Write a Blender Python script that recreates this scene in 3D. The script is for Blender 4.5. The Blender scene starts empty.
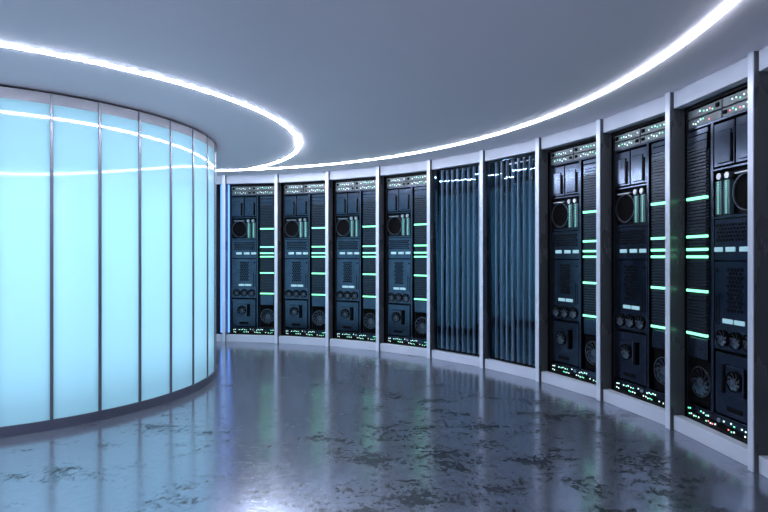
import bpy, bmesh, math, random
from math import sin, cos, pi
from mathutils import Vector, Matrix

SC = bpy.context.scene
COL = SC.collection

# ------------------------------------------------------------------ layout (metres, camera at the origin looking along +y)
CX, CY, R = -3.505, 3.913, 6.129          # circular room
T0, DT = 0.263, 0.162                     # angle of the first post, bay pitch
DX, DY, DR = -4.43, 6.70, 2.30            # glass drum
H = 3.0
BAYW = 2 * R * sin(DT / 2)
FACE = 0.14                               # set-back of the rack fronts behind the posts


def post_xy(k, r=R):
    t = T0 + DT * k
    return CX + r * sin(t), CY + r * cos(t)


# ------------------------------------------------------------------ materials
def mat(name, color=(.5, .5, .5), rough=.5, metal=0., spec=.5, coat=0., emit=None, strength=0., coat_rough=.1):
    m = bpy.data.materials.new(name)
    m.use_nodes = True
    b = m.node_tree.nodes['Principled BSDF']
    b.inputs['Base Color'].default_value = (*color, 1)
    b.inputs['Roughness'].default_value = rough
    b.inputs['Metallic'].default_value = metal
    b.inputs['Specular IOR Level'].default_value = spec
    b.inputs['Coat Weight'].default_value = coat
    b.inputs['Coat Roughness'].default_value = coat_rough
    if emit:
        b.inputs['Emission Color'].default_value = (*emit, 1)
        b.inputs['Emission Strength'].default_value = strength
    return m


def vary(m, scale, lo, hi, rlo=None, rhi=None, detail=6, stretch=(1, 1, 1)):
    """Break a plain material up with a little noise in colour and roughness."""
    nt = m.node_tree
    b = nt.nodes['Principled BSDF']
    tc = nt.nodes.new('ShaderNodeTexCoord')
    mp = nt.nodes.new('ShaderNodeMapping')
    mp.inputs['Scale'].default_value = stretch
    nz = nt.nodes.new('ShaderNodeTexNoise')
    nz.inputs['Scale'].default_value = scale
    nz.inputs['Detail'].default_value = detail
    rp = nt.nodes.new('ShaderNodeValToRGB')
    rp.color_ramp.elements[0].position = .35
    rp.color_ramp.elements[1].position = .68
    rp.color_ramp.elements[0].color = (*lo, 1)
    rp.color_ramp.elements[1].color = (*hi, 1)
    nt.links.new(tc.outputs['Object'], mp.inputs[0])
    nt.links.new(mp.outputs[0], nz.inputs['Vector'])
    nt.links.new(nz.outputs['Fac'], rp.inputs[0])
    nt.links.new(rp.outputs[0], b.inputs['Base Color'])
    if rlo is not None:
        mr = nt.nodes.new('ShaderNodeMapRange')
        mr.inputs['To Min'].default_value = rlo
        mr.inputs['To Max'].default_value = rhi
        nt.links.new(nz.outputs['Fac'], mr.inputs[0])
        nt.links.new(mr.outputs[0], b.inputs['Roughness'])
    return m


M = {}
M['ceiling'] = vary(mat('ceiling_paint', rough=.6), 1.2, (.78, .72, .75), (.80, .74, .77))
M['wall'] = vary(mat('wall_paint', rough=.6), 2., (.035, .04, .05), (.04, .045, .055))
M['pale_wall'] = vary(mat('pale_bounce_wall', rough=.6), 2., (.70, .70, .74), (.74, .74, .78))
M['dark_wall'] = mat('dark_recess', (.012, .013, .016), .7)
M['trim'] = vary(mat('trim_white', rough=.35), 3., (.50, .52, .60), (.54, .56, .64), .3, .4)
M['post'] = mat('post_metal', (.66, .69, .78), .3, .2)
M['jamb'] = vary(mat('jamb_metal', rough=.3, metal=.3), 5., (.11, .118, .13), (.14, .148, .16), .22, .34, stretch=(1, 1, .3))
M['rack'] = vary(mat('rack_metal', rough=.35, metal=1., spec=.6), 9., (.072, .090, .125), (.085, .106, .146), .14, .20)
M['rack_body'] = mat('rack_body', (.004, .0045, .006), .6, 0, .25)
M['led_panel'] = vary(mat('led_panel_metal', rough=.4, metal=.5), 12., (.085, .10, .108), (.12, .138, .148), .3, .45)
M['black'] = mat('black_plastic', (.0025, .0025, .003), .7, 0, .06)
M['blade'] = mat('fan_blade', (.05, .065, .085), .28, .8)
M['rim'] = mat('fan_rim', (.10, .11, .13), .25, .8)
M['hub'] = mat('fan_hub', (.09, .11, .14), .3, .7)
M['fin'] = mat('heat_sink_fin', (.03, .038, .052), .3, .7)
M['steel'] = mat('brushed_steel', (.45, .47, .5), .3, .9)
M['tube'] = mat('module_glass', (.09, .16, .17), .25, .5)
M['plinth'] = vary(mat('plinth_metal', rough=.35, metal=.4), 4., (.085, .095, .13), (.10, .11, .15), .3, .42)
M['mullion'] = mat('mullion_metal', (.16, .17, .20), .35, .7)
M['rail'] = mat('rail_metal', (.20, .205, .235), .4, .3)
M['slat'] = mat('slat_metal', (.46, .52, .59), .4, .1)
M['slat_back'] = mat('gloss_black', (.004, .006, .010), .05, 0, .6)
M['ring'] = mat('ring_light', (.8, .8, .8), .5, emit=(.78, .84, 1.0), strength=21.)
M['ring_bright'] = mat('bright_ring_light', (.8, .8, .8), .5, emit=(.78, .84, 1.0), strength=140.)
M['core'] = mat('light_core', (.8, .8, .8), .5, emit=(.71, .88, 1.0), strength=.67)
M['green'] = mat('green_light', (.1, .3, .2), .4, emit=(.22, 1.0, .50), strength=1.3)
M['led_white'] = mat('led_white', (.5, .5, .5), .4, emit=(.65, 1.0, .95), strength=1.1)
M['led_green'] = mat('led_green', (.1, .3, .2), .4, emit=(.15, 1.0, .55), strength=1.0)
M['led_red'] = mat('led_red', (.3, .1, .1), .4, emit=(1.0, .18, .2), strength=1.2)
M['led_dot'] = mat('led_dot', (.1, .3, .2), .4, emit=(.30, 1.0, .72), strength=.5)
M['lamp'] = mat('lamp_window', (.3, .4, .42), .4, emit=(.36, .74, .85), strength=.25)
M['blue'] = mat('blue_light', (.1, .2, .5), .4, emit=(.11, .31, 1.0), strength=1.1)
M['bar'] = mat('light_bar', (.7, .7, .7), .4, emit=(.85, .92, 1.0), strength=1.1)


def floor_material():
    m = mat('polished_concrete', rough=.2)
    nt = m.node_tree
    N, L = nt.nodes, nt.links
    b = N['Principled BSDF']
    tc = N.new('ShaderNodeTexCoord')

    def noise(scale, detail, rough, stretch=(1, 1, 1), loc=(0, 0, 0)):
        mp = N.new('ShaderNodeMapping')
        mp.inputs['Scale'].default_value = stretch
        mp.inputs['Location'].default_value = loc
        nz = N.new('ShaderNodeTexNoise')
        nz.inputs['Scale'].default_value = scale
        nz.inputs['Detail'].default_value = detail
        nz.inputs['Roughness'].default_value = rough
        L.new(tc.outputs['Object'], mp.inputs[0])
        L.new(mp.outputs[0], nz.inputs['Vector'])
        return nz.outputs['Fac']

    def ramp(fac, p0, p1, c0=(0, 0, 0), c1=(1, 1, 1)):
        r = N.new('ShaderNodeValToRGB')
        r.color_ramp.elements[0].position = p0
        r.color_ramp.elements[1].position = p1
        r.color_ramp.elements[0].color = (*c0, 1)
        r.color_ramp.elements[1].color = (*c1, 1)
        L.new(fac, r.inputs[0])
        return r.outputs[0]

    def math_(op, a, c):
        n = N.new('ShaderNodeMath')
        n.operation = op
        for i, v in enumerate((a, c)):
            if isinstance(v, (int, float)):
                n.inputs[i].default_value = v
            else:
                L.new(v, n.inputs[i])
        return n.outputs[0]

    big = noise(.5, 3, .5, loc=(3.1, 1.7, 0))
    worn = noise(24, 14, .74, stretch=(1, .75, 1), loc=(5.2, 2.1, 0))
    streak = noise(2.6, 10, .7, stretch=(.8, 1.1, 1), loc=(1.2, 7.1, 0))
    fine = noise(16, 8, .7)
    # heavy mid-room wear, shifted right to paint in the shade there; thinner wear elsewhere
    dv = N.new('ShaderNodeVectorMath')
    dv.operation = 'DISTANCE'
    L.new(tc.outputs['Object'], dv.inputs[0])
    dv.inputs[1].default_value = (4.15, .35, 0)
    wear_shade = N.new('ShaderNodeMapRange')
    wear_shade.inputs['From Min'].default_value = .7
    wear_shade.inputs['From Max'].default_value = 2.6
    wear_shade.inputs['To Min'].default_value = .115
    wear_shade.inputs['To Max'].default_value = 0
    L.new(dv.outputs['Value'], wear_shade.inputs[0])
    summed = math_('ADD', math_('MULTIPLY', math_('SUBTRACT', streak, .5), 1.2), math_('ADD', worn, wear_shade.outputs[0]))
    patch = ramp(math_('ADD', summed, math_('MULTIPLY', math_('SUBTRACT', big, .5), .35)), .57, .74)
    tone = ramp(fine, .3, .72, (.235, .262, .328), (.31, .343, .418))
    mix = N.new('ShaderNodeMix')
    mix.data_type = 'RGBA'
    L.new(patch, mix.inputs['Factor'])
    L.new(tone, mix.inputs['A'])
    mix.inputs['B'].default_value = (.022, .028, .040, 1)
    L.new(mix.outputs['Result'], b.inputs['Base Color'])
    rr = math_('ADD', math_('MULTIPLY', patch, .16), math_('MULTIPLY', fine, .16))
    L.new(math_('ADD', rr, .08), b.inputs['Roughness'])
    bump = N.new('ShaderNodeBump')
    bump.inputs['Strength'].default_value = .02
    bump.inputs['Distance'].default_value = .01
    L.new(math_('ADD', worn, patch), bump.inputs['Height'])
    L.new(bump.outputs[0], b.inputs['Normal'])
    b.inputs['Specular IOR Level'].default_value = .8
    b.inputs['Metallic'].default_value = .74
    return m


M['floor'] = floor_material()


def frosted_material():
    m = bpy.data.materials.new('frosted_glass')
    m.use_nodes = True
    nt = m.node_tree
    N, L = nt.nodes, nt.links
    N.remove(N['Principled BSDF'])
    out = N['Material Output']
    tr = N.new('ShaderNodeBsdfTranslucent')
    tr.inputs['Color'].default_value = (.55, .88, 1.0, 1)
    df = N.new('ShaderNodeBsdfDiffuse')
    df.inputs['Color'].default_value = (.30, .52, .62, 1)
    gl = N.new('ShaderNodeBsdfGlossy')
    gl.inputs['Roughness'].default_value = .045
    gl.inputs['Color'].default_value = (1, 1, 1, 1)
    fr = N.new('ShaderNodeFresnel')
    fr.inputs['IOR'].default_value = 1.75
    mx = N.new('ShaderNodeMixShader')
    mx.inputs[0].default_value = .25
    mx2 = N.new('ShaderNodeMixShader')
    L.new(tr.outputs[0], mx.inputs[1])
    L.new(df.outputs[0], mx.inputs[2])
    L.new(fr.outputs[0], mx2.inputs[0])
    L.new(mx.outputs[0], mx2.inputs[1])
    L.new(gl.outputs[0], mx2.inputs[2])
    L.new(mx2.outputs[0], out.inputs[0])
    c = bpy.data.materials.new('clear_glass_back')
    c.use_nodes = True
    nt = c.node_tree
    nt.nodes.remove(nt.nodes['Principled BSDF'])
    t = nt.nodes.new('ShaderNodeBsdfTransparent')
    t.inputs['Color'].default_value = (.97, .99, 1, 1)
    nt.links.new(t.outputs[0], nt.nodes['Material Output'].inputs[0])
    return m, c


M['frosted'], M['clear'] = frosted_material()


def tinted_glass():
    m = bpy.data.materials.new('coated_glass')
    m.use_nodes = True
    N, L = m.node_tree.nodes, m.node_tree.links
    N.remove(N['Principled BSDF'])
    t = N.new('ShaderNodeBsdfTransparent')
    t.inputs['Color'].default_value = (.8, .84, .9, 1)
    g = N.new('ShaderNodeBsdfGlossy')
    g.inputs['Color'].default_value = (.38, .68, 1, 1)
    g.inputs['Roughness'].default_value = .02
    f = N.new('ShaderNodeFresnel')
    f.inputs['IOR'].default_value = 1.68
    x = N.new('ShaderNodeMixShader')
    L.new(f.outputs[0], x.inputs[0])
    L.new(t.outputs[0], x.inputs[1])
    L.new(g.outputs[0], x.inputs[2])
    L.new(x.outputs[0], N['Material Output'].inputs[0])
    return m


M['tinted'] = tinted_glass()


# ------------------------------------------------------------------ mesh helpers
class MB:
    """Collects shapes into one bmesh. mirror flips x about the middle of a bay."""
    mirror = False

    def __init__(self):
        self.bm = bmesh.new()
        self.smooth = False

    def X(self, x):
        return BAYW - x if MB.mirror else x

    def box(self, x0, x1, y0, y1, z0, z1, bevel=0., mi=0):
        xa, xb = sorted((self.X(x0), self.X(x1)))
        vs = [self.bm.verts.new(p) for p in
              ((xa, y0, z0), (xb, y0, z0), (xb, y1, z0), (xa, y1, z0), (xa, y0, z1), (xb, y0, z1), (xb, y1, z1), (xa, y1, z1))]
        fs = [self.bm.faces.new([vs[i] for i in f]) for f in
              ((3, 2, 1, 0), (4, 5, 6, 7), (0, 1, 5, 4), (1, 2, 6, 5), (2, 3, 7, 6), (3, 0, 4, 7))]
        for f in fs:
            f.material_index = mi
        if bevel:
            es = list({e for f in fs for e in f.edges})
            r = bmesh.ops.bevel(self.bm, geom=es, offset=bevel, segments=1, affect='EDGES', profile=.5)
            for f in r['faces']:
                f.material_index = mi
        return self

    def disc(self, cx, cz, r, y0, y1, n=24, mi=0, r0=0., rot=0.):
        """A solid disc or ring whose axis runs along y, front face at y0."""
        cx = self.X(cx)
        bm = self.bm
        ring = lambda rad, y: [bm.verts.new((cx + rad * cos(2 * pi * i / n + rot), y, cz + rad * sin(2 * pi * i / n + rot))) for i in range(n)]
        of, ob = ring(r, y0), ring(r, y1)
        fs = []
        for i in range(n):
            j = (i + 1) % n
            fs.append(bm.faces.new((of[i], of[j], ob[j], ob[i])))
        if r0 > 0:
            nf, nb = ring(r0, y0), ring(r0, y1)
            for i in range(n):
                j = (i + 1) % n
                fs.append(bm.faces.new((nf[i], nf[j], of[j], of[i])))
                fs.append(bm.faces.new((ob[i], ob[j], nb[j], nb[i])))
                fs.append(bm.faces.new((nb[i], nb[j], nf[j], nf[i])))
        else:
            fs.append(bm.faces.new(of))
            fs.append(bm.faces.new(ob))
        for f in fs:
            f.material_index = mi
        return self

    def cyl_z(self, cx, cy, r, z0, z1, n=16, mi=0):
        cx = self.X(cx)
        bm = self.bm
        a = [bm.verts.new((cx + r * cos(2 * pi * i / n), cy + r * sin(2 * pi * i / n), z0)) for i in range(n)]
        c = [bm.verts.new((cx + r * cos(2 * pi * i / n), cy + r * sin(2 * pi * i / n), z1)) for i in range(n)]
        fs = [bm.faces.new((a[i], a[(i + 1) % n], c[(i + 1) % n], c[i])) for i in range(n)]
        fs += [bm.faces.new(a), bm.faces.new(c)]
        for f in fs:
            f.material_index = mi
        return self

    def blades(self, cx, cz, r0, r1, y, depth, count, mi=0):
        """Swept fan blades, each a thin twisted vane."""
        cx = self.X(cx)
        bm = self.bm
        for k in range(count):
            a0 = 2 * pi * k / count
            rows = []
            for s in range(5):
                q = s / 4
                r = r0 + (r1 - r0) * q
                sw = a0 + .45 * q * q
                half = (.36 - .08 * q) * 2 * pi / count
                p = []
                for sg, yy in ((-1, y), (1, y + depth)):
                    a = sw + sg * half
                    for th in (0, .003):
                        p.append(bm.verts.new((cx + r * cos(a), yy + th, cz + r * sin(a))))
                rows.append(p)
            for u, v in zip(rows, rows[1:]):
                for i, j in ((0, 2), (2, 3), (3, 1), (1, 0)):
                    f = bm.faces.new((u[i], u[j], v[j], v[i]))
                    f.material_index = mi
            for e in (rows[0], rows[-1]):
                f = bm.faces.new((e[0], e[2], e[3], e[1]))
                f.material_index = mi
        return self

    def build(self, name, mats, parent=None, smooth=False):
        bmesh.ops.recalc_face_normals(self.bm, faces=self.bm.faces)
        me = bpy.data.meshes.new(name)
        self.bm.to_mesh(me)
        self.bm.free()
        for m in (mats if isinstance(mats, (list, tuple)) else [mats]):
            me.materials.append(m)
        if smooth:
            for p in me.polygons:
                p.use_smooth = True
        o = bpy.data.objects.new(name, me)
        COL.objects.link(o)
        if parent:
            o.parent = parent
        return o


def arc_mesh(name, mats, cx, cy, r0, r1, z0, z1, a0, a1, n, parent=None, smooth=True, back_mi=0, closed=False):
    """A curved block between two radii and two angles (angles as atan2 in plan)."""
    bm = bmesh.new()
    cols = []
    cnt = n if closed else n + 1
    for i in range(cnt):
        a = a0 + (a1 - a0) * i / n
        c, s = cos(a), sin(a)
        cols.append([bm.verts.new((cx + r * c, cy + r * s, z)) for r, z in ((r0, z0), (r1, z0), (r1, z1), (r0, z1))])
    pairs = [(cols[i], cols[(i + 1) % cnt]) for i in range(n)]
    for u, v in pairs:
        for i in range(4):
            j = (i + 1) % 4
            f = bm.faces.new((u[i], u[j], v[j], v[i]))
            f.material_index = back_mi if i == 3 else 0
            f.smooth = smooth and i in (1, 3)
    if not closed:
        for c in (cols[0], cols[-1]):
            bm.faces.new(c)
    bmesh.ops.recalc_face_normals(bm, faces=bm.faces)
    # keep the rims crisp while the curved faces shade smoothly
    for e in bm.edges:
        e.smooth = all(f.smooth for f in e.link_faces)
    me = bpy.data.meshes.new(name)
    bm.to_mesh(me)
    bm.free()
    for m in (mats if isinstance(mats, (list, tuple)) else [mats]):
        me.materials.append(m)
    o = bpy.data.objects.new(name, me)
    COL.objects.link(o)
    if parent:
        o.parent = parent
    return o


def thing(name, label, cat, loc=(0, 0, 0), rz=0., group=None):
    o = bpy.data.objects.new(name, None)
    o.empty_display_size = .1
    COL.objects.link(o)
    o.location = loc
    o.rotation_euler = (0, 0, rz)
    return tag(o, label, cat, group)


def tag(o, label, cat, group=None):
    o['label'] = label
    o['category'] = cat
    if group:
        o['group'] = group
    return o


def struct(o, label=None, cat=None):
    o['kind'] = 'structure'
    if label:
        o['label'] = label
    if cat:
        o['category'] = cat
    return o


def place_bay(o, k):
    x, y = post_xy(k)
    o.location = (x, y, 0)
    o.rotation_euler = (0, 0, -(T0 + DT * (k + .5)))
    return o


# ------------------------------------------------------------------ room shell
def disc_slab(name, m, r, z0, z1):
    b = MB()
    n = 128
    a = [b.bm.verts.new((r * cos(2 * pi * i / n), r * sin(2 * pi * i / n), z0)) for i in range(n)]
    c = [b.bm.verts.new((r * cos(2 * pi * i / n), r * sin(2 * pi * i / n), z1)) for i in range(n)]
    for i in range(n):
        b.bm.faces.new((a[i], a[(i + 1) % n], c[(i + 1) % n], c[i]))
    b.bm.faces.new(a)
    b.bm.faces.new(c)
    o = b.build(name, m)
    o.location = (CX, CY, 0)
    return o


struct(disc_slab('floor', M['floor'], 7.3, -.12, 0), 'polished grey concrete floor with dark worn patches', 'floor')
struct(disc_slab('ceiling', M['ceiling'], 7.3, H, H + .12), 'smooth blue-grey ceiling above the racks and drum', 'ceiling')

K0, K1 = -3, 9                                    # bays K0..K1 are built
a_of = lambda k: pi / 2 - (T0 + DT * k)           # plan angle of post k
struct(arc_mesh('wall_back', M['dark_wall'], CX, CY, 7.0, 7.15, 0, H, a_of(K1 + 1), a_of(K0), 60),
       'dark curved wall behind the server racks', 'wall')
struct(arc_mesh('wall_left', M['wall'], CX, CY, R + .05, R + .2, 0, H, a_of(K0) + .01, math.radians(200), 60),  # hidden wall arc, toned dark to keep the rack reflections dark
       'dark curved wall behind the glass drum', 'wall')
struct(arc_mesh('wall_front', M['pale_wall'], CX, CY, R + .05, R + .2, 0, H, math.radians(200) + .001, a_of(K1 + 1) + 2 * pi - .01, 90),  # unseen wall arc, toned pale to bounce fill light onto the ceiling
       'pale curved wall on the near side of the room', 'wall')

n_trim = 0
for k in range(K0, K1 + 1):
    n_trim += 1
    h = MB().box(.031, BAYW - .031, .04, .125, 2.85, H - .001, .003).build('trim_%d' % n_trim, M['trim'])
    struct(place_bay(h, k))
    s = MB().box(.031, BAYW - .031, .04, .125, 0, .125, .003).build('baseboard_%d' % (k - K0 + 1), M['trim'])
    struct(place_bay(s, k))
for k in range(K0, K1 + 2):
    n_trim += 1
    p = MB()
    p.box(-.029, .029, 0, .010, 0, H - .001, .002)
    p.box(-.027, .027, .010, .155, 0, H - .001, 0, 1)
    o = p.build('trim_%d' % n_trim, [M['post'], M['jamb']])
    x, y = post_xy(k)
    o.location = (x, y, 0)
    o.rotation_euler = (0, 0, -(T0 + DT * k))
    struct(o)


# ------------------------------------------------------------------ server racks
LED_MESH = {}


def led(kind, x, y, z, parent):
    if kind not in LED_MESH:
        keep = MB.mirror
        MB.mirror = False
        o = MB().box(-.006, .006, -.004, .004, -.006, .006, .002).build('indicator_light', M[kind])
        MB.mirror = keep
        LED_MESH[kind] = o.data
        bpy.data.objects.remove(o)
    o = bpy.data.objects.new('indicator_light', LED_MESH[kind])
    COL.objects.link(o)
    o.parent = parent
    o.location = (BAYW - x if MB.mirror else x, y, z)
    return o


def led_run(rng, x0, x1, zc, y, parent, kinds, n, amp=.016):
    """A ragged run of small lamps wandering up and down along a panel."""
    x = x0
    z = zc
    step = (x1 - x0) / n
    for i in range(n):
        x += step * rng.uniform(.75, 1.2)
        if x > x1:
            break
        z = zc + rng.uniform(-amp, amp)
        if rng.random() < .14:
            continue
        led(rng.choice(kinds), x, y, z, parent)


def hexes(mb, x0, x1, z0, z1, pitch, r, y, mi):
    row = 0
    z = z0 + r
    while z < z1 - r * .5:
        x = x0 + r + (pitch / 2 if row % 2 else 0)
        while x < x1 - r * .5:
            mb.disc(x, z, r, y - .0008, y + .002, 6, mi, rot=pi / 6)
            x += pitch
        z += pitch * .866
        row += 1


def fan(name, cx, cz, r, y, parent, count, rim='black'):
    """A fan set into a panel whose face is at y: rim, hub and swept blades in a dark well."""
    f = MB().disc(cx, cz, r, y - .014, y + .004, 32, 0, r * .92).build(name, M[rim], parent)
    MB().blades(cx, cz, r * .26, r * .88, y - .011, .007, count).build('fan_blade', M['blade'], f)
    MB().disc(cx, cz, r * .30, y - .013, y + .002, 20).build('hub', M['hub'], f)
    MB().disc(cx, cz, r * .93, y - .0015, y + .003, 32).build('fan_well', M['black'], f)
    return f


X0, X1 = .077, .917                       # rack side to side
Y = FACE


def make_rack(label, seed, mirrored=False):
    MB.mirror = mirrored
    rng = random.Random(seed)
    t = thing('server_rack', label, 'server rack', group='server racks along the curved wall')
    a = lambda s: X0 + s                  # position measured from the rack's left side
    # body: an open-fronted shell
    b = MB()
    b.box(X0, X0 + .012, Y - .005, .72, 0, 2.84)
    b.box(X1 - .012, X1, Y - .005, .72, 0, 2.84)
    b.box(X0 + .012, X1 - .012, .70, .72, 0, 2.84)
    b.box(X0 + .012, X1 - .012, Y, .70, 2.825, 2.84)
    b.box(X0 + .012, X1 - .012, Y, .70, 0, .155)
    b.box(X0 + .012, X1 - .012, Y + .06, Y + .07, .155, 2.825)
    b.build('body', M['rack_body'], t)
    # frame: the divider between both columns and the shelves
    f = MB()
    f.box(a(.495), a(.525), Y - .008, Y + .06, .255, 2.655, .003)
    f.box(a(.012), a(.828), Y - .010, Y + .06, 2.632, 2.650, .003)
    f.box(a(.012), a(.495), Y - .010, Y + .06, 2.232, 2.250, .003)
    f.box(a(.012), a(.495), Y - .010, Y + .06, 1.842, 1.866, .003)
    f.box(a(.012), a(.828), Y - .006, Y + .06, .243, .256, .003)
    f.build('frame', M['rack'], t)
    # lamp panels at the top
    mix = ['led_white'] * 4 + ['led_green'] * 2 + (['led_red'] if mirrored else [])
    for z0, z1, cut, flip in ((2.730, 2.806, .40, 0), (2.653, 2.723, .40, 1)):
        for s0, s1 in ((.016, cut - .006), (cut + .006, .824)):
            p = MB().box(a(s0), a(s1), Y - .002, Y + .05, z0, z1, .004).build('lamp_panel', M['led_panel'], t)
            left = s0 < .1
            kx = (s1 - .035) if (flip and left) or (mirrored and left) else s0 + .04
            if not mirrored or (flip == 1) == left:
                MB().box(a(kx - .02), a(kx + .02), Y - .014, Y + .0, z0 + .022, z1 - .018, .004).build('latch', M['black'], p)
            lo, hi = (s0 + .07, s1 - .02) if kx < (s0 + s1) / 2 else (s0 + .02, s1 - .07)
            led_run(rng, a(lo), a(hi), (z0 + z1) / 2, Y - .004, p, mix, 7 if left else 8, .014)
    # two drive units
    for s0, s1 in ((.014, .245), (.262, .49)):
        d = MB().box(a(s0), a(s1), Y - .004, Y + .05, 2.262, 2.615, .005)
        d.box(a(s0 + .03), a(s1 - .05), Y - .016, Y - .003, 2.285, 2.545, .005)
        d = d.build('drive_unit', M['rack'], t)
        hx = s1 - .035
        if mirrored:
            hx = s0 + .028
        MB().box(a(hx - .012), a(hx + .012), Y - .012, Y + .0, 2.28, 2.51, .002).build('handle', M['black'], d)
    # open compartment: cooling duct, rail and two glowing modules
    c = MB().disc(a(.155), 2.035, .145, Y + .012, Y + .06, 40, 0, .138)
    c.disc(a(.155), 2.035, .138, Y + .03, Y + .055, 40, 1)
    c.build('cooling_duct', [M['hub'], M['black']], t)
    MB().box(a(.06), a(.25), Y - .008, Y + .02, 2.178, 2.192, .003).build('rail', M['steel'], t)
    for s in (.345, .437):
        m = MB().box(a(s - .034), a(s + .034), Y - .006, Y + .04, 1.870, 2.150, .006).build('memory_module', M['tube'], t)
        MB().disc(a(s - .012), 2.183, .026, Y - .012, Y + .03, 16).build('cap', M['steel'], m)
        MB().box(a(s + .016), a(s + .034), Y - .004, Y + .03, 2.158, 2.21, .003).build('clip', M['black'], m)
        dd = MB()
        for i in range(15):
            z = 1.888 + i * .0178
            dd.box(a(s - .005), a(s + .005), Y - .0085, Y - .004, z - .0045, z + .0045)
        dd.build('lamp_column', M['led_dot'], m)
    # perforated panel with three lamp windows
    p = MB().box(a(.014), a(.49), Y, Y + .05, 1.505, 1.838, .004)
    hexes(p, a(.06), a(.46), 1.655, 1.82, .034, .0145, Y, 1)
    p = p.build('perforated_panel', [M['rack'], M['black']], t)
    for s0, s1 in ((.10, .205), (.25, .355), (.39, .485)):
        MB().box(a(s0), a(s1), Y - .008, Y + .004, 1.574, 1.612, .004).build('lamp_window', M['lamp'], p)
    # main panel: vent, slits, lamp windows, three small fans
    p = MB().box(a(.014), a(.49), Y, Y + .05, .785, 1.498, .005)
    hexes(p, a(.165), a(.355), 1.095, 1.45, .037, .0165, Y, 1)
    p.disc(a(.455), 1.425, .013, Y - .002, Y + .004, 12, 1)
    p.box(a(.430), a(.440), Y - .001, Y + .002, .985, 1.235, 0, 1)
    p.box(a(.462), a(.472), Y - .001, Y + .002, .985, 1.215, 0, 1)
    p = p.build('main_panel', [M['rack'], M['black']], t)
    for s0, s1 in ((.15, .262), (.275, .39)):
        MB().box(a(s0), a(s1), Y - .008, Y + .004, 1.004, 1.040, .004).build('lamp_window', M['lamp'], p)
    for s in (.105, .25, .395):
        fan('small_fan', a(s), .88, .068, Y, p, 7)
    # blower door
    p = MB().box(a(.03), a(.475), Y - .006, Y + .05, .27, .765, .006)
    p.box(a(.165), a(.335), Y - .008, Y - .004, .315, .352, 0, 1)
    p = p.build('blower_door', [M['rack'], M['black']], t)
    q = MB().box(a(.135), a(.325), Y - .030, Y - .004, .455, .68, .006).build('fan_housing', M['rack'], p)
    fan('blower_fan', a(.225), .568, .080, Y - .030, p, 8)
    MB().box(a(.335), a(.362), Y - .036, Y - .004, .455, .68, .004).build('handle', M['black'], p)
    # finned tower with green light strips
    h = MB()
    h.box(a(.568), a(.824), Y + .004, Y + .05, .84, 2.515, 0)
    z = .862
    strips = (2.036, 1.708, 1.597, 1.534, 1.242, .872)
    while z < 2.50:
        if not any(abs(z - s) < .018 for s in strips):
            h.box(a(.572), a(.820), Y - .016, Y + .006, z - .0085, z + .0085)
        z += .0285
    h = h.build('heat_sink', M['fin'], t)
    for s in strips:
        MB().box(a(.568), a(.824), Y - .022, Y + .006, s - .0115, s + .0115, .003).build('light_strip', M['green'], h)
    MB().box(a(.56), a(.826), Y - .008, Y + .05, 2.575, 2.622, .004).build('cap', M['rack'], h)
    MB().box(a(.568), a(.824), Y - .012, Y + .05, 2.518, 2.572, .004).box(a(.568), a(.824), Y - .012, Y + .05, 2.44, 2.520, .004).build('cover', M['rack'], h)
    MB().box(a(.568), a(.824), Y - .008, Y + .05, .665, .838, .004).build('base_block', M['rack'], h)
    # large fan below the tower
    p = MB().box(a(.56), a(.826), Y + .03, Y + .05, .27, .655, .004).build('fan_mount', M['black'], t)
    fan('large_fan', a(.695), .462, .132, Y + .03, p, 11, 'rim')
    # lamp panels at the bottom
    low = ['led_white'] * 4 + ['led_green'] * 3 + (['led_red'] if mirrored else [])
    p = MB().box(a(.014), a(.826), Y - .002, Y + .05, .186, .240, .004).build('lamp_panel', M['rack'], t)
    led_run(rng, a(.02), a(.40), .214, Y - .004, p, low, 10, .010)
    MB().disc(a(.43), .214, .017, Y - .012, Y, 14).build('knob', M['steel'], p)
    led_run(rng, a(.47), a(.66), .214, Y - .004, p, low, 6, .010)
    led_run(rng, a(.73), a(.82), .214, Y - .004, p, low, 3, .006)
    p = MB().box(a(.014), a(.826), Y - .012, Y + .05, .150, .182, .003).build('lamp_panel', M['black'], t)
    for q0, q1, n in ((.04, .15, 4), (.22, .36, 5), (.44, .58, 5), (.64, .80, 5)):
        led_run(rng, a(q0), a(q1), .168, Y - .013, p, low, n, .006)
    MB.mirror = False
    return t


def copy_tree(o, parent=None):
    c = o.copy()
    COL.objects.link(c)
    if parent:
        c.parent = parent
    for ch in list(o.children):
        copy_tree(ch, c)
    return c


rack = make_rack('black server rack with green light strips, closest to the curved glass drum', 3)
place_bay(rack, -1)
for k, lab in ((0, 'black server rack with green strips, second one along from the glass drum'),
               (1, 'black server rack with green strips, third one along from the glass drum'),
               (2, 'black server rack with green strips, just before the first slatted cabinet'),
               (5, 'dark server rack with green strips, right after the second slatted cabinet'),
               (6, 'dark server rack with green strips on its right, beside the largest mirrored rack')):
    c = copy_tree(rack)
    place_bay(c, k)
    c['label'] = lab
place_bay(make_rack('large dark server rack with its green-striped fin tower on the left side', 11, True), 7)


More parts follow.
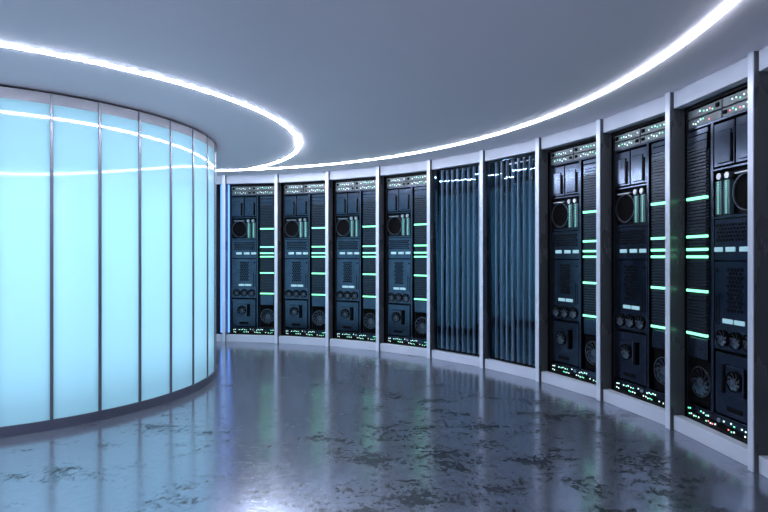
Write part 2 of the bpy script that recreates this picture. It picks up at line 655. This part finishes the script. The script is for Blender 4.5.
# ------------------------------------------------------------------ slatted cabinets
def make_slatted(label, k, slats, facets):
    t = thing('slatted_cabinet', label, 'cabinet', group='slatted cabinets between the server racks')
    b = MB()
    b.box(.05, .07, Y - .005, .60, 0, 2.84)
    b.box(BAYW - .07, BAYW - .05, Y - .005, .60, 0, 2.84)
    b.box(.07, BAYW - .07, .58, .60, 0, 2.84)
    b.box(.07, BAYW - .07, Y, .58, 2.82, 2.84)
    b.box(.07, BAYW - .07, Y, .58, 0, .155)
    b.build('body', M['rack_body'], t)
    MB().box(.072, BAYW - .072, Y + .10, Y + .112, .16, 2.815).build('back_panel', M['slat_back'], t)
    for x0, x1, tilt, yaw in facets:
        xm, w = (x0 + x1) / 2, (x1 - x0) / 2 - .002
        g = MB().box(-w, w, 0, .008, -1.33, 1.33)
        g.bm.faces.ensure_lookup_table()
        for f in g.bm.faces:
            f.material_index = 0 if abs(f.calc_center_median().y) < 1e-6 else 1
        g = g.build('glass_door', [M['tinted'], M['clear']], t)
        g.location = (xm, .075, 1.495)
        g.rotation_euler = (tilt, 0, yaw)
    for x in slats:
        MB().box(x - .012, x + .012, Y - .030, Y + .010, .157, 2.818, .004).build('slat', M['slat'], t)
    return place_bay(t, k)


make_slatted('dark cabinet with vertical grey-blue slats, beside the fourth server rack', 3,
             [.17 + .1 * i for i in range(8)], [(.032, .13, .014, 0), (.13, .84, -.007, 0), (.84, BAYW - .032, .014, 0)])
make_slatted('dark glass-fronted cabinet with vertical slats, standing between the other slatted cabinet and the darker racks', 4,
             [.17 + .1 * i for i in range(8)], [(.032, .34, .017, 0), (.34, .533, .0, 0), (.533, BAYW - .032, .023, 0)])

# ------------------------------------------------------------------ blue light strips beside the drum
o = MB().box(.036, .062, .09, .12, .16, 2.84, .003).build('blue_light_strip', M['blue'])
tag(place_bay(o, -1), 'tall blue light strip between the end post and the first server rack', 'light strip')
o = MB().box(BAYW - .075, BAYW - .036, .06, .10, .16, 2.84, .003).build('blue_light_strip', M['blue'])
tag(place_bay(o, -2), 'tall blue light strip squeezed between the glass drum edge and the end post', 'light strip')

# ------------------------------------------------------------------ glass drum
d = thing('glass_drum', 'large curved drum of glowing frosted cyan glass panels on a dark plinth', 'glass partition', (DX, DY, 0))
deg = math.radians
GZ0, GZ1 = .09, 2.885
arc_mesh('plinth', M['plinth'], 0, 0, DR - .10, DR + .02, 0, GZ0, 0, 2 * pi, 144, d, closed=True)
arc_mesh('top_rail', M['rail'], 0, 0, DR - .05, DR - .001, GZ1, H - .018, 0, 2 * pi, 144, d, closed=True)
arc_mesh('collar', M['black'], 0, 0, DR - .10, DR - .03, H - .018, H - .001, 0, 2 * pi, 144, d, closed=True)
A0, A1 = -130, 120
arc_mesh('rear_shell', M['plinth'], 0, 0, DR - .05, DR - .01, GZ0, GZ1, deg(A1), deg(A0 + 360), 60, d)
first = None
for i in range(A0, A1, 10):
    if first is None:
        first = arc_mesh('glass_panel', [M['frosted'], M['clear']], 0, 0, DR - .012, DR, GZ0, GZ1, deg(.25), deg(9.75), 10, d, back_mi=1)
        first.rotation_euler = (0, 0, deg(i))
    else:
        c = first.copy()
        COL.objects.link(c)
        c.parent = d
        c.rotation_euler = (0, 0, deg(i))
mb = MB().box(DR - .03, DR + .012, -.013, .013, GZ0, H - .018, .003)
m0 = mb.build('mullion', M['mullion'], d)
m0.rotation_euler = (0, 0, deg(A0))
for i in range(A0 + 10, A1 + 1, 10):
    c = m0.copy()
    COL.objects.link(c)
    c.parent = d
    c.rotation_euler = (0, 0, deg(i))
arc_mesh('light_core', M['core'], 0, 0, DR - .36, DR - .31, .20, 2.36, 0, 2 * pi, 72, d, closed=True)

# ------------------------------------------------------------------ ceiling ring lights
RW = .032
o = arc_mesh('ring_light', M['ring'], 0, 0, 5.55 - RW / 2, 5.55 + RW / 2, H - .014, H - .0005, 0, 2 * pi, 200, closed=True)
o.location = (CX, CY, 0)
tag(o, 'large white ring light in the ceiling, sweeping along above the server racks', 'ceiling light')
IR = 3.37
# the smaller ring runs until it reaches the wall on the far side
inside = lambda a: math.hypot(DX + IR * cos(a) - CX, DY + IR * sin(a) - CY) < 5.49
a_mid = math.atan2(CY - DY, CX - DX)
a = a_mid
while inside(a) and a < a_mid + pi:
    a += .002
e = a_mid
while inside(e) and e > a_mid - pi:
    e -= .002
o = arc_mesh('ring_light', M['ring_bright'], 0, 0, IR - RW / 2, IR + RW / 2, H - .006, H - .0005, e, a, 180)
o.location = (DX, DY, 0)
tag(o, 'smaller white ring light in the ceiling, curving around the glass drum', 'ceiling light')

# ------------------------------------------------------------------ world, camera, colour management
w = bpy.data.worlds.new('world')
SC.world = w
w.use_nodes = True
w.node_tree.nodes['Background'].inputs[0].default_value = (.0, .0, .0, 1)

cam = bpy.data.cameras.new('camera')
cam.sensor_width = 36
cam.lens = 556.24 / 768 * 36
cam.shift_y = .00076
cam.clip_start = .05
co = bpy.data.objects.new('camera', cam)
COL.objects.link(co)
co.location = (0, 0, 1.536)
co.rotation_euler = (pi / 2, 0, 0)
SC.camera = co

vs = SC.view_settings
vs.view_transform = 'Standard'
vs.look = 'None'
vs.gamma = 1
vs.exposure = .7
vs.use_curve_mapping = False
SC.cycles.use_denoising = True
SC.cycles.max_bounces = 10
SC.cycles.diffuse_bounces = 4
SC.cycles.glossy_bounces = 4
SC.cycles.sample_clamp_indirect = 6
